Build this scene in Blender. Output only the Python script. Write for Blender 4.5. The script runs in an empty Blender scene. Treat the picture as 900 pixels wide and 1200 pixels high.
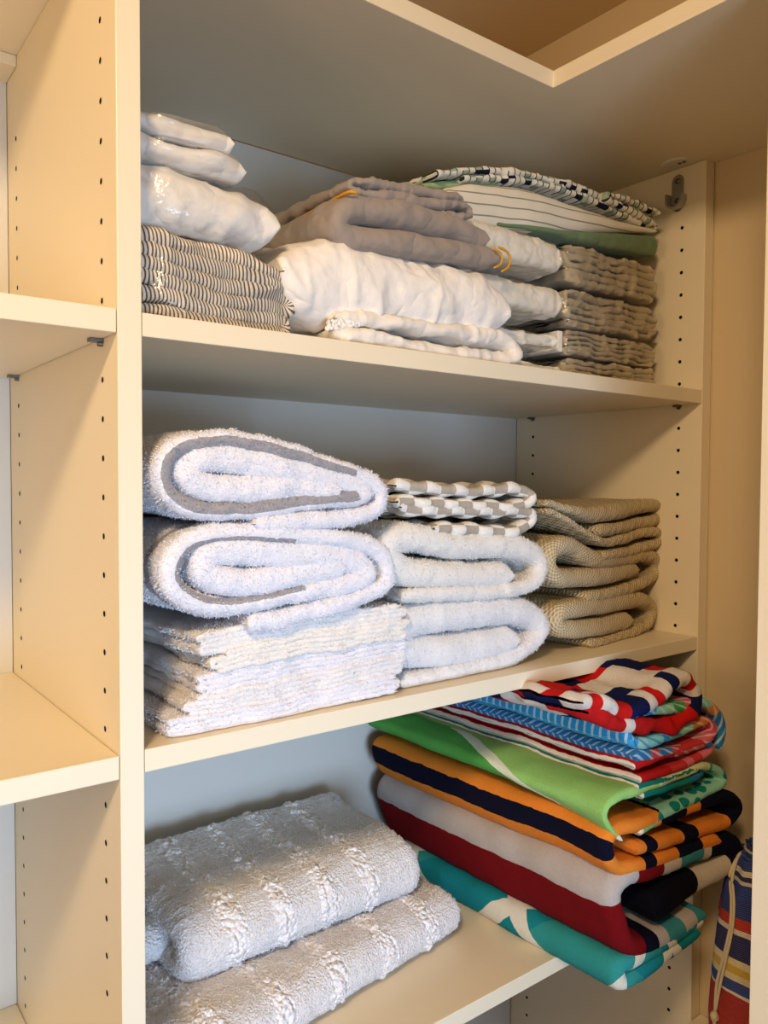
import bpy, bmesh, math, random
import numpy as np
from mathutils import Matrix, Vector
random.seed(4); RNG = np.random.default_rng(7)
SC = bpy.context.scene; COL = SC.collection

# ------------------------------------------------------------------ camera
CX, CY, CZ = -0.2347, -0.6217, 0.2156
FPX = 931.24
CF = np.array([0.609231, 0.792241, -0.034521]); CR = np.array([0.792803, -0.609460, 0.004684]); CU = np.array([0.017329, 0.030222, 0.999393])
cam = bpy.data.objects.new('camera', bpy.data.cameras.new('camera')); COL.objects.link(cam)
m = Matrix(((CR[0], CU[0], -CF[0], CX), (CR[1], CU[1], -CF[1], CY), (CR[2], CU[2], -CF[2], CZ), (0, 0, 0, 1)))
cam.matrix_world = m
cam.data.sensor_fit = 'VERTICAL'; cam.data.sensor_height = 36; cam.data.lens = FPX * 36 / 1200
cam.data.clip_start = .02
SC.camera = cam

# cabinet dimensions (metres)
W, D, T = .8107, .3541, .0195
Z1, Z0, ZB, ZL = .3515, 0.0, -.3587, .6738
TS = .0189; FLOOR = -1.43; CEIL = .972; WALLX = .8345

class Frame:
    """upright plane where the front of a stack stands; turns a measured point of the photo into (x, z) on it"""
    def __init__(s, ox, oy, th=0., shx=0.):
        s.o = np.array([ox, oy]); s.th = math.radians(th); s.shx = shx
        s.ax = np.array([math.cos(s.th), math.sin(s.th)]); s.nn = np.array([-math.sin(s.th), math.cos(s.th)])
    def px(s, x, y):
        d = CF + (x - 450) / FPX * CR + (600 - y) / FPX * CU
        t = ((s.o - np.array([CX, CY])) @ s.nn) / (d[:2] @ s.nn)
        p = np.array([CX, CY, CZ]) + t * d
        return ((p[:2] - s.o) @ s.ax, p[2])
    def path(s, pts): return [s.px(*p) for p in pts]

# ------------------------------------------------------------------ noise
def vn(P, f, seed=0):
    Q = P * np.asarray(f) + seed * 13.71
    I = np.floor(Q).astype(np.int64); R = Q - I; R = R * R * (3 - 2 * R)
    def h(a, b, c):
        n = (a * 374761393 + b * 668265263 + c * 2147483647 + 12345) & 0xffffffff
        n = ((n ^ (n >> 13)) * 1274126177) & 0xffffffff
        n = (n ^ (n >> 16)) & 0xffff
        return n / 32767.5 - 1
    o = 0
    for a in (0, 1):
        wa = R[..., 0] if a else 1 - R[..., 0]
        for b in (0, 1):
            wb = R[..., 1] if b else 1 - R[..., 1]
            for c in (0, 1):
                wc = R[..., 2] if c else 1 - R[..., 2]
                o = o + wa * wb * wc * h(I[..., 0] + a, I[..., 1] + b, I[..., 2] + c)
    return o
def fbm(P, f, seed=0, octs=3):
    o = 0; a = 1; f = np.asarray(f, float)
    for k in range(octs): o = o + a * vn(P, f, seed + k * 3.1); a *= .5; f = f * 2.03
    return o / 1.75
def ridge(P, f, seed=0):
    n = vn(P, f, seed); n2 = vn(P, np.asarray(f) * 2.1, seed + 5)
    return (1 - np.abs(n) * 2.2).clip(-1, 1) * .7 + (1 - np.abs(n2) * 2.2).clip(-1, 1) * .3
def crease(P, amp, f=25, seed=0, stretch=(1, .5, 1), pw=2.5):
    """soft cotton creases: domain-warped ridges at three sizes"""
    o = 0; a = amp; st = np.array(stretch)
    for k in range(3):
        Q = P + (.6 / f) * np.stack([vn(P, f * .5, seed + 1), vn(P, f * .5, seed + 2), vn(P, f * .5, seed + 4)], -1)
        n = np.abs(vn(Q, f * st, seed + 11 * k)); o = o + a * ((1 - np.clip(n * 1.9, 0, 1)) ** pw - .25); a *= .55; f *= 1.9; st = st[[2, 1, 0]] if k == 0 else st
    return o
def warp3(P, amp, sc, seed):
    return P + amp * np.stack([vn(P, 1 / sc, seed), vn(P, 1 / sc, seed + 7), vn(P, 1 / sc, seed + 15) * .8], -1)

# ------------------------------------------------------------------ object helpers
def prop(o, label=None, cat=None, group=None, kind=None):
    if label: o['label'] = label
    if cat: o['category'] = cat
    if group: o['group'] = group
    if kind: o['kind'] = kind
    return o
def link(name, me, mats, parent=None, loc=(0, 0, 0), rz=0):
    o = bpy.data.objects.new(name, me); COL.objects.link(o); o.location = loc; o.rotation_euler = (0, 0, rz)
    for mm in (mats if isinstance(mats, (list, tuple)) else [mats]):
        if mm: me.materials.append(mm)
    if parent: o.parent = parent
    return o
def empty(name, loc, rz=0):
    o = bpy.data.objects.new(name, None); COL.objects.link(o); o.location = loc; o.rotation_euler = (0, 0, rz); o.empty_display_size = .02
    return o
def mesh_np(name, V, F, UV=None, smooth=True, tri=None):
    me = bpy.data.meshes.new(name)
    nf = len(F); nt = 0 if tri is None else len(tri)
    me.vertices.add(len(V)); me.vertices.foreach_set('co', np.asarray(V, np.float32).ravel())
    me.loops.add(nf * 4 + nt * 3)
    li = np.asarray(F, np.int32).ravel() if nf else np.zeros(0, np.int32)
    if nt: li = np.concatenate([li, np.asarray(tri, np.int32).ravel()])
    me.loops.foreach_set('vertex_index', li)
    me.polygons.add(nf + nt)
    st = np.concatenate([np.arange(nf) * 4, nf * 4 + np.arange(nt) * 3]).astype(np.int32)
    me.polygons.foreach_set('loop_start', st)
    me.polygons.foreach_set('use_smooth', np.full(nf + nt, smooth))
    me.update(calc_edges=True); me.validate()
    if UV is not None:
        l = me.uv_layers.new(name='UVMap'); idx = np.zeros(len(me.loops), np.int32); me.loops.foreach_get('vertex_index', idx)
        l.data.foreach_set('uv', np.asarray(UV, np.float32)[idx].ravel())
    return me

def catmull(pts, ds):
    p = np.array(pts, float); p = np.vstack([2 * p[0] - p[1], p, 2 * p[-1] - p[-2]]); out = []
    for i in range(1, len(p) - 2):
        n = max(6, int(np.hypot(*(p[i + 1] - p[i])) / ds * 2)); t = np.linspace(0, 1, n, endpoint=False)[:, None]
        # centripetal-ish: standard Catmull-Rom
        a, b, c, d = p[i - 1], p[i], p[i + 1], p[i + 2]
        out.append(.5 * ((2 * b) + (c - a) * t + (2 * a - 5 * b + 4 * c - d) * t ** 2 + (3 * b - a - 3 * c + d) * t ** 3))
    out = np.vstack(out + [p[-2][None]]); L = np.concatenate([[0], np.cumsum(np.hypot(*np.diff(out, axis=0).T))])
    n = max(8, int(L[-1] / ds)); s = np.linspace(0, L[-1], n)
    return np.stack([np.interp(s, L, out[:, 0]), np.interp(s, L, out[:, 1])], -1), s

def sweep(path, h, y0, y1, ds=.004, dy=.006, thick=None, yoff=None, edge=None, endr=.5):
    """folded ribbon of cloth: path in (x,z), thickness h, running from y0 (front) to y1 (back)"""
    P, s = catmull(path, ds); L = s[-1]; n = len(s)
    tg = np.gradient(P, axis=0); tg /= np.hypot(tg[:, 0], tg[:, 1])[:, None] + 1e-9
    for _ in range(2):
        tg[1:-1] = (tg[:-2] + tg[1:-1] * 2 + tg[2:]) / 4
    tg /= np.hypot(tg[:, 0], tg[:, 1])[:, None]; N = np.stack([-tg[:, 1], tg[:, 0]], -1)
    th = np.full(n, h)
    if thick is not None: th = th * np.interp(s / L, [a for a, b in thick], [b for a, b in thick])
    e = h * endr; de = np.minimum(s, L - s); th = th * np.sqrt(np.clip(1 - (1 - np.minimum(de / e, 1)) ** 2, .00001, 1))
    ke = 5; r0 = (edge or h / 2)
    ang = np.linspace(0, math.pi / 2, ke + 1)
    ny = max(2, int((y1 - y0) / dy)); f = np.linspace(0, 1, ny + 1)[1:-1]
    # ring samples: (a, kind, value, v)  from back seam, underside a=-1 to front, to top a=+1
    a_, yy, vv = [], [], []
    for q in ang[:-1][::1]:      # back seam to bottom
        a_.append(-math.sin(q)); yy.append(('b', math.cos(q))); 
    for q in f[::-1]: a_.append(-1); yy.append(('m', q))
    for q in ang[::-1]: a_.append(-math.sin(q)); yy.append(('f', math.cos(q)))
    for q in ang[1:]: a_.append(math.sin(q)); yy.append(('f', math.cos(q)))
    for q in f: a_.append(1); yy.append(('m', q))
    for q in ang[::-1][:-1]: a_.append(math.sin(q)); yy.append(('b', math.cos(q)))
    m_ = len(a_); V = np.zeros((n, m_, 3)); 
    r = np.minimum(r0, th / 2 + 1e-5)
    yo = np.zeros(n) if yoff is None else np.interp(s / L, [a for a, b in yoff], [b for a, b in yoff])
    for k, (a, (kind, q)) in enumerate(zip(a_, yy)):
        V[:, k, 0] = P[:, 0] + N[:, 0] * a * th / 2; V[:, k, 2] = P[:, 1] + N[:, 1] * a * th / 2
        if kind == 'f': y = y0 + yo + r - r * q
        elif kind == 'b': y = y1 - r + r * q
        else: y = (y0 + yo + r) * (1 - q) + (y1 - r) * q
        V[:, k, 1] = y
    dd = np.sqrt((np.diff(V, axis=1) ** 2).sum(-1)); cum = np.concatenate([np.zeros((n, 1)), np.cumsum(dd, 1)], 1)
    mid = ke + len(f) + ke
    UV = np.stack([np.repeat(s[:, None], m_, 1), cum - cum[:, mid:mid + 1]], -1)
    I = np.arange(n * m_).reshape(n, m_); A = I[:-1]; B = I[1:]
    F = np.stack([A, B, np.roll(B, -1, 1), np.roll(A, -1, 1)], -1).reshape(-1, 4)
    return V.reshape(-1, 3), F, UV.reshape(-1, 2), L

def normals(V, F):
    a, b, c, d = (V[F[:, k]] for k in range(4)); fn = np.cross(c - a, d - b)
    N = np.zeros_like(V)
    for k in range(4): np.add.at(N, F[:, k], fn)
    return N / (np.linalg.norm(N, axis=1)[:, None] + 1e-12)

def fuzz(V, F, UV, N, keep, dens, ln, wd, spread=.7):
    a, b, c, d = (V[F[:, k]] for k in range(4)); ar = np.linalg.norm(np.cross(c - a, d - b), axis=1) / 2
    ar = ar * keep(V[F[:, 0]]); tot = ar.sum(); n = int(tot * dens)
    if n < 1: return None
    fi = RNG.choice(len(F), n, p=ar / tot); u, v = RNG.random((2, n, 1))
    base = (a[fi] * (1 - u) + b[fi] * u) * (1 - v) + (d[fi] * (1 - u) + c[fi] * u) * v
    nn = N[F[fi, 0]] + RNG.normal(0, spread, (n, 3)); nn /= np.linalg.norm(nn, axis=1)[:, None]
    sd = np.cross(nn, RNG.normal(0, 1, (n, 3))); sd /= np.linalg.norm(sd, axis=1)[:, None]
    l = ln * (.5 + RNG.random((n, 1)) * .8); w = wd * (.6 + .6 * RNG.random((n, 1)))
    base = base - N[F[fi, 0]] * .0006
    T3 = np.stack([base - sd * w / 2, base + sd * w / 2, base + sd * w * .25 + nn * l, base - sd * w * .25 + nn * l], 1)
    return T3.reshape(-1, 3), np.repeat(UV[F[fi, 0]], 4, 0)

class Cloth:
    """gathers swept ribbons of one cloth and bakes them, in the stack's frame, to one mesh"""
    def __init__(s, fr, seed, warp=(.003, .07), warp2=(.0012, .02)):
        s.fr = fr; s.seed = seed; s.w = warp; s.w2 = warp2; s.parts = []
    def world(s, V):
        c, d = math.cos(s.fr.th), math.sin(s.fr.th); X = V[:, 0] + s.fr.shx * V[:, 1]; Y = V[:, 1]
        return np.stack([s.fr.o[0] + c * X - d * Y, s.fr.o[1] + d * X + c * Y, V[:, 2]], -1)
    def build(s, name, V, F, UV, mats, parent=None, disp=None, terry=0, tf=260, fz=None, keep=None, clampz=None, label=None, cat=None, group=None, origin=None, kind=None):
        Wd = s.world(V)
        Wd = warp3(Wd, s.w[0], s.w[1], s.seed); Wd = warp3(Wd, s.w2[0], s.w2[1], s.seed + 3)
        N = normals(Wd, F)
        dsp = 0
        if disp is not None: dsp = dsp + disp(Wd, UV, V)
        if terry: dsp = dsp + terry * vn(Wd, tf, 3) + terry * .6 * vn(Wd, tf * 2.2, 9)
        if not np.isscalar(dsp): Wd = Wd + N * dsp[:, None]
        if clampz is not None: Wd[:, 2] = np.maximum(Wd[:, 2], clampz)
        Wd[:, 1] = np.minimum(Wd[:, 1], D - .002); Wd[:, 0] = np.maximum(Wd[:, 0], .0015)
        UVo = UV; Fo = F; VV = Wd
        if fz:
            kp = keep or (lambda P: np.ones(len(P)))
            r = fuzz(Wd, F, UV, N, kp, *fz)
            if r:
                tv, tu = r
                if clampz is not None: tv[:, 2] = np.maximum(tv[:, 2], clampz)
                q = np.arange(len(tv)).reshape(-1, 4) + len(Wd)
                VV = np.vstack([Wd, tv]); UVo = np.vstack([UV, tu]); Fo = np.vstack([F, q])
        if parent is None:
            if origin is None: origin = (float(Wd[:, 0].mean()), float(Wd[:, 1].mean()), float(Wd[:, 2].min()))
            o = link(name, mesh_np(name, VV - np.array(origin), Fo, UVo), mats, None, origin)
        else:
            origin = parent.location; o = link(name, mesh_np(name, VV - np.array(origin), Fo, UVo), mats, parent)
        prop(o, label, cat, group, kind); o['_n'] = 0; del o['_n']
        return o

def box_bm(bm, x0, x1, y0, y1, z0, z1, mi=0):
    vs = [bm.verts.new(p) for p in ((x0, y0, z0), (x1, y0, z0), (x1, y1, z0), (x0, y1, z0), (x0, y0, z1), (x1, y0, z1), (x1, y1, z1), (x0, y1, z1))]
    for q in ((0, 3, 2, 1), (4, 5, 6, 7), (0, 1, 5, 4), (1, 2, 6, 5), (2, 3, 7, 6), (3, 0, 4, 7)):
        f = bm.faces.new([vs[i] for i in q]); f.material_index = mi
def bm_obj(name, bm, mats, parent=None, loc=(0, 0, 0), smooth=False, bev=0):
    if bev: bmesh.ops.bevel(bm, geom=bm.edges[:], offset=bev, segments=2, profile=.5, affect='EDGES')
    me = bpy.data.meshes.new(name); bm.normal_update(); bm.to_mesh(me); bm.free()
    for v in me.vertices: v.co -= Vector(loc)
    for p in me.polygons: p.use_smooth = smooth
    return link(name, me, mats, parent, loc)
def board(name, x0, x1, y0, y1, z0, z1, mat_, bev=.0008, parent=None, holes=None):
    bm = bmesh.new(); box_bm(bm, x0, x1, y0, y1, z0, z1)
    bmesh.ops.bevel(bm, geom=bm.edges[:], offset=bev, segments=2, profile=.5, affect='EDGES')
    mats = [mat_]
    if holes:
        mats.append(M['hole'])
        for (x, y, z, sx) in holes:
            c = [bm.verts.new((x + sx * .00025, y + .0026 * math.cos(a), z + .0026 * math.sin(a))) for a in np.linspace(0, 2 * math.pi, 14, endpoint=False)]
            f = bm.faces.new(c if sx > 0 else c[::-1]); f.material_index = 1
    loc = (x0, y0, z0)
    if parent is not None:
        o = bm_obj(name, bm, mats, parent, (0, 0, 0)); o.location = -Vector(parent.location) if True else loc; return o
    return bm_obj(name, bm, mats, None, loc)

def tube(name, pts, r, mat_, parent=None, closed=False, seg=8, sub=6):
    P = np.array(pts, float)
    if len(P) > 2 and sub > 1:
        q = np.vstack([2 * P[0] - P[1], P, 2 * P[-1] - P[-2]]); out = []
        for i in range(1, len(q) - 2):
            t = np.linspace(0, 1, sub, endpoint=False)[:, None]; a, b, c, d = q[i - 1:i + 3]
            out.append(.5 * ((2 * b) + (c - a) * t + (2 * a - 5 * b + 4 * c - d) * t ** 2 + (3 * b - a - 3 * c + d) * t ** 3))
        P = np.vstack(out + [q[-2][None]])
    tg = np.gradient(P, axis=0); tg /= np.linalg.norm(tg, axis=1)[:, None] + 1e-9
    up = np.array([.3, .2, 1.]); a = np.cross(tg, up); a /= np.linalg.norm(a, axis=1)[:, None] + 1e-9; b = np.cross(tg, a)
    an = np.linspace(0, 2 * math.pi, seg, endpoint=False)
    cl_ = np.concatenate([[0], np.cumsum(np.linalg.norm(np.diff(P, axis=0), axis=1))]); dd_ = np.minimum(cl_, cl_[-1] - cl_)
    ra = (r * np.sqrt(np.clip(1 - (1 - np.minimum(dd_ / r, 1)) ** 2, .0001, 1)))[:, None, None] if not closed else r
    V = P[:, None] + ra * (np.cos(an)[None, :, None] * a[:, None] + np.sin(an)[None, :, None] * b[:, None])
    n = len(P); I = np.arange(n * seg).reshape(n, seg); F = np.stack([I[:-1], I[1:], np.roll(I[1:], -1, 1), np.roll(I[:-1], -1, 1)], -1).reshape(-1, 4)
    off = np.array(parent.location) if parent else np.zeros(3)
    if parent is None: off = P[0]
    return link(name, mesh_np(name, V.reshape(-1, 3) - off, F), mat_, parent, (0, 0, 0) if parent else tuple(off))

# ------------------------------------------------------------------ materials
def srgb(c):
    if isinstance(c, str): c = tuple(int(c[i:i + 2], 16) for i in (0, 2, 4))
    return tuple(((v / 255) / 12.92 if v / 255 <= .04045 else ((v / 255 + .055) / 1.055) ** 2.4) for v in c) + (1,)
class MB:
    def __init__(s, name, rough=.9, spec=.25):
        s.m = bpy.data.materials.new(name); s.m.use_nodes = True; s.t = s.m.node_tree; s.n = s.t.nodes; s.l = s.t.links
        s.b = s.n['Principled BSDF']; s.b.inputs['Roughness'].default_value = rough; s.b.inputs['Specular IOR Level'].default_value = spec
        s.tc = s.n.new('ShaderNodeTexCoord')
    def node(s, typ, **k):
        n = s.n.new(typ)
        for a, v in k.items():
            if a.startswith('i_'): n.inputs[a[2:].replace('_', ' ')].default_value = v
            else: setattr(n, a, v)
        return n
    def math(s, op, a, b=None, c=None, clamp=False):
        n = s.n.new('ShaderNodeMath'); n.operation = op; n.use_clamp = clamp
        for i, v in enumerate((a, b, c)):
            if v is None: continue
            if isinstance(v, (int, float)): n.inputs[i].default_value = v
            else: s.l.new(v, n.inputs[i])
        return n.outputs[0]
    def uv(s, jit=0, js=60):
        sp = s.n.new('ShaderNodeSeparateXYZ'); s.l.new(s.tc.outputs['UV'], sp.inputs[0]); u, v = sp.outputs[0], sp.outputs[1]
        if jit:
            nz = s.noise(js); u = s.math('ADD', u, s.math('MULTIPLY', s.math('SUBTRACT', nz, .5), jit * 2)); v = s.math('ADD', v, s.math('MULTIPLY', s.math('SUBTRACT', nz, .5), jit * 2))
        return u, v
    def noise(s, scale, detail=2, rough=.5):
        n = s.node('ShaderNodeTexNoise'); n.inputs['Scale'].default_value = scale; n.inputs['Detail'].default_value = detail; n.inputs['Roughness'].default_value = rough
        s.l.new(s.tc.outputs['Object'], n.inputs['Vector']); return n.outputs[0]
    def voro(s, scale):
        n = s.node('ShaderNodeTexVoronoi'); n.inputs['Scale'].default_value = scale; s.l.new(s.tc.outputs['Object'], n.inputs['Vector']); return n.outputs['Distance']
    def ramp(s, f, stops, interp='CONSTANT'):
        n = s.n.new('ShaderNodeValToRGB'); n.color_ramp.interpolation = interp; e = n.color_ramp.elements
        while len(e) > 1: e.remove(e[-1])
        e[0].position = max(0, stops[0][0]); e[0].color = srgb(stops[0][1])
        for p, c in stops[1:]:
            k = e.new(min(1, p)); k.color = srgb(c)
        s.l.new(f, n.inputs[0]); return n.outputs[0]
    def mix(s, f, a, b, bt='MIX'):
        n = s.n.new('ShaderNodeMix'); n.data_type = 'RGBA'; n.blend_type = bt
        for sk, v in ((n.inputs[0], f), (n.inputs[6], a), (n.inputs[7], b)):
            if isinstance(v, (int, float)): sk.default_value = v
            elif isinstance(v, (tuple, str)): sk.default_value = srgb(v)
            else: s.l.new(v, sk)
        return n.outputs[2]
    def color(s, c, var=.06, vs=90):
        if isinstance(c, (str, tuple)):
            r = s.n.new('ShaderNodeRGB'); r.outputs[0].default_value = srgb(c); c = r.outputs[0]
        if var:
            nz = s.noise(vs, 3); k = s.math('ADD', s.math('MULTIPLY', nz, var * 2), 1 - var)
            hs = s.n.new('ShaderNodeHueSaturation'); s.l.new(c, hs.inputs['Color']); s.l.new(k, hs.inputs['Value']); c = hs.outputs[0]
        s.l.new(c, s.b.inputs['Base Color']); return s
    def bump(s, hgt, dist=.001, strength=1):
        n = s.n.new('ShaderNodeBump'); n.inputs['Distance'].default_value = dist; n.inputs['Strength'].default_value = strength
        s.l.new(hgt, n.inputs['Height'])
        if s.b.inputs['Normal'].is_linked: s.l.new(s.b.inputs['Normal'].links[0].from_socket, n.inputs['Normal'])
        s.l.new(n.outputs[0], s.b.inputs['Normal']); return s
    def sheen(s, w=.3): s.b.inputs['Sheen Weight'].default_value = w; s.b.inputs['Sheen Roughness'].default_value = .5; return s

M = {}
def laminate(name, col, var=.015):
    b = MB(name, .42, .35); b.color(col, var, 6); b.bump(b.noise(900, 2), .0001, .35); M[name] = b.m
laminate('laminate', 'e9dcbf'); laminate('laminate_back', 'd6d3c9')
b = MB('wall_paint', .85, .2); b.color('d2bd98', .02, 4); b.bump(b.noise(260, 3), .0004, .3); M['wall'] = b.m
b = MB('floor_wood', .5, .4); b.color('9b7a55', .12, 12); M['floor'] = b.m
b = MB('pin_hole_dark', .9, .05); b.color('1d1712', 0); M['hole'] = b.m
b = MB('chrome', .22, .6); b.b.inputs['Metallic'].default_value = 1; b.color('b9b6b0', .03, 40); M['metal'] = b.m
b = MB('screw_dark', .4, .4); b.b.inputs['Metallic'].default_value = .8; b.color('6f6a62', 0); M['screw'] = b.m
b = MB('white_plastic', .4, .4); b.color('ded6c6', 0); M['plastic'] = b.m

def terry(name, col, bumpd=.0016, sc=420, var=.05, sheen=.25):
    b = MB(name, .95, .1); b.color(col, var, 220)
    b.bump(b.noise(sc, 3, .7), bumpd, 1); b.sheen(sheen); M[name] = b.m; return b.m
def cotton(name, col, var=.03, wr=.0012):
    b = MB(name, .8, .2); b.color(col, var, 30); b.bump(b.noise(45, 4, .6), wr * 2, .5); b.bump(b.math('ABSOLUTE', b.math('SUBTRACT', b.noise(13, 3, .55), .5)), .03, .55); b.bump(b.noise(1500, 1), .0002, .4); b.sheen(.15); M[name] = b.m; return b.m
def banded(name, axis, L, stops, off=0, jit=.0015, js=60, terryb=True, over=None, dist=.0012, rough=.93):
    """cloth dyed in bands along one direction of the cloth"""
    b = MB(name, rough, .12); u, v = b.uv(jit, js); c = u if axis == 'u' else v
    f = b.math('DIVIDE', b.math('ADD', c, off), L); col = b.ramp(f, stops)
    if over: col = over(b, col, u, v)
    b.color(col, .1, 300)
    if terryb: b.bump(b.noise(520, 3, .7), dist, 1)
    M[name] = b.m; return b.m

# clear plastic wrap
b = MB('clear_plastic', .08, .5); t = b.t
out = b.n['Material Output']; tr = b.n.new('ShaderNodeBsdfTransparent'); tr.inputs[0].default_value = (.97, .975, .98, 1)
gl = b.n.new('ShaderNodeBsdfGlossy'); gl.inputs['Roughness'].default_value = .16; gl.inputs[0].default_value = (1, 1, 1, 1)
lw = b.n.new('ShaderNodeFresnel'); lw.inputs[0].default_value = 1.42
bp = b.n.new('ShaderNodeBump'); bp.inputs['Distance'].default_value = .004; bp.inputs['Strength'].default_value = 1
b.l.new(b.noise(38, 4, .6), bp.inputs['Height'])
b.l.new(bp.outputs[0], gl.inputs['Normal']); b.l.new(bp.outputs[0], lw.inputs['Normal'])
mx = b.n.new('ShaderNodeMixShader'); b.l.new(b.math('ADD', b.math('MULTIPLY', b.math('MINIMUM', lw.outputs[0], .5), .55, clamp=True), .02), mx.inputs[0]); b.l.new(tr.outputs[0], mx.inputs[1]); b.l.new(gl.outputs[0], mx.inputs[2]); b.l.new(mx.outputs[0], out.inputs[0])
M['wrap'] = b.m

# ------------------------------------------------------------------ room shell
def slab(name, x0, x1, y0, y1, z0, z1, mt):
    o = board(name, x0, x1, y0, y1, z0, z1, mt, .0005); prop(o, kind='structure'); return o
slab('wall_back', -1.7, WALLX + .1, D + .02, D + .12, FLOOR, CEIL, M['wall'])
slab('wall_right', WALLX, WALLX + .1, -1.7, D + .02, FLOOR, CEIL, M['wall'])
slab('wall_left', -1.8, -1.7, -1.7, D + .12, FLOOR, CEIL, M['wall'])
slab('floor', -1.8, WALLX + .1, -1.7, D + .12, FLOOR - .05, FLOOR, M['floor'])
slab('ceiling', -1.8, WALLX + .1, -1.7, D + .12, CEIL, CEIL + .05, M['wall'])

# ------------------------------------------------------------------ cabinet
def holes_for(x, sx, top, bot=-1.15):
    r = []; z = top
    while z > bot:
        for y in (.0359, .3149): r.append((x, y, z, sx))
        z -= .032
    return r
skip = lambda hs, zs: [h for h in hs if all(not (z - TS - .004 < h[2] < z + .002) for z in zs)]
o = board('divider_panel', -T, 0, 0, D, FLOOR, ZL - .0003, M['laminate'], holes=skip(holes_for(-T, -1, .588), (.352, 0, -.3897)) + skip(holes_for(0, 1, .588), (Z1, Z0, ZB)))
prop(o, 'tall cream upright panel with two rows of peg holes dividing the closet', 'panel')
o = board('side_panel', W, W + .0215, 0, D, FLOOR, ZL - .0003, M['laminate'], holes=skip(holes_for(W, -1, .5873), (Z1, Z0, ZB)))
prop(o, 'cream side panel with peg holes at right end of the towel shelves', 'panel')
o = board('end_panel', .4866, WALLX - .0005, -.271, -.252, FLOOR, ZL - .0003, M['laminate']); prop(o, 'pale cream end panel cut by right edge of the photo beside the striped bag', 'panel')
o = board('back_panel', .0003, W - .0003, D, D + .008, FLOOR + .01, ZL - .001, M['laminate_back'], .0004); prop(o, 'smooth white back board behind the stacked towels and sheets', 'panel')
o = board('back_panel', -.7802, -T - .0003, D, D + .008, FLOOR + .01, ZL - .001, M['laminate_back'], .0004); prop(o, 'narrow strip of white back board in the empty left shelf unit', 'panel')
# corner shelf on top
bm = bmesh.new(); pl = [(-.80, D), (-.80, 0), (.4866, 0), (.4866, -1.3), (WALLX - .0005, -1.3), (WALLX - .0005, D)]
vb = [bm.verts.new((x, y, ZL)) for x, y in pl]; vt = [bm.verts.new((x, y, ZL + .0195)) for x, y in pl]
bm.faces.new(vb[::-1]); bm.faces.new(vt)
for i in range(6): bm.faces.new((vb[i], vb[(i + 1) % 6], vt[(i + 1) % 6], vt[i]))
bmesh.ops.recalc_face_normals(bm, faces=bm.faces[:])
bmesh.ops.bevel(bm, geom=bm.edges[:], offset=.0008, segments=2, profile=.5, affect='EDGES')
o = bm_obj('corner_shelf', bm, M['laminate'], None, (.4866, 0, ZL)); prop(o, 'cream corner shelf overhead with a square inside corner', 'shelf')
o = board('shelf_rail', -.7802, -T - .0003, .308, D - .0003, ZL - .012, ZL - .0004, M['laminate']); prop(o, 'thin cream rail under the overhead shelf at the back of the left unit', 'rail')

def pin(parent, x, y, z, sx):
    bm = bmesh.new(); box_bm(bm, min(x, x + sx * .011), max(x, x + sx * .011), y - .004, y + .004, z - .003, z - .0002)
    bmesh.ops.create_cone(bm, cap_ends=True, segments=12, radius1=.0023, radius2=.0023, depth=.004, matrix=Matrix.Translation((x + sx * .002, y, z - .004)) @ Matrix.Rotation(math.pi / 2, 4, 'Y'))
    o = bm_obj('shelf_pin', bm, M['screw'], parent, (0, 0, 0), bev=0); o.location = -Vector(parent.location); return o
def shelf(x0, x1, z, label):
    o = board('shelf', x0 + .0006, x1 - .0006, .0005, D - .0005, z - TS, z, M['laminate'], .0009); prop(o, label, 'shelf')
    for y in (.0359, .3149):
        pin(o, x0, y, z - TS, 1); pin(o, x1, y, z - TS, -1)
shelf(0, W, Z1, 'cream shelf carrying the bagged bedding and folded sheets')
shelf(0, W, Z0, 'cream shelf carrying bath towels and beige waffle towels')
shelf(0, W, ZB, 'lowest cream shelf carrying bath mats and the beach towels')
shelf(-.7805, -T, .352, 'upper empty cream shelf at left of the divider')
shelf(-.7805, -T, -.0012, 'middle empty cream shelf at left of the divider, seen from above')
shelf(-.7805, -T, -.3897, 'lowest empty shelf at left of the divider, just a sliver in view')
o = board('lower_shelf', W + .0225, WALLX - .001, .0, .001, FLOOR, FLOOR + .001, M['laminate']) if False else None
o = board('shelf', .4870, WALLX - .001, -.2515, -.002, -.579, -.56, M['laminate'], .0009); prop(o, 'small cream shelf in the right corner under the striped bag', 'shelf')

# rod bracket on the right panel
br = empty('rod_bracket', (W, .043, .612)); prop(br, 'grey metal closet rod bracket screwed near top of the right side panel', 'bracket')
def stadium(w, hgt, n=14):
    r = w / 2; p = []
    for k in range(n + 1): a = math.pi * k / n; p.append((r * math.cos(a), hgt / 2 - r + r * math.sin(a)))
    for k in range(n + 1): a = math.pi + math.pi * k / n; p.append((r * math.cos(a), -hgt / 2 + r + r * math.sin(a)))
    return p
def extrude_yz(bm, pts, x0, x1, cy, cz):
    a = [bm.verts.new((x0, cy + p[0], cz + p[1])) for p in pts]; b_ = [bm.verts.new((x1, cy + p[0], cz + p[1])) for p in pts]
    bm.faces.new(a); bm.faces.new(b_[::-1]); n = len(pts)
    for i in range(n): bm.faces.new((a[i], a[(i + 1) % n], b_[(i + 1) % n], b_[i]))
bm = bmesh.new(); extrude_yz(bm, stadium(.0185, .052), -.0025, -.0001, 0, .026); bmesh.ops.recalc_face_normals(bm, faces=bm.faces[:]); bm_obj('plate', bm, M['metal'], br, (0, 0, 0))
bm = bmesh.new()   # open cup: half ring
oc = []; R0, R1 = .0135, .0105
for k in range(17): a = math.pi + math.pi * k / 16; oc.append((R0 * math.cos(a), R0 * math.sin(a)))
oc.append((R0, .010)); oc.append((R1, .010))
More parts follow.
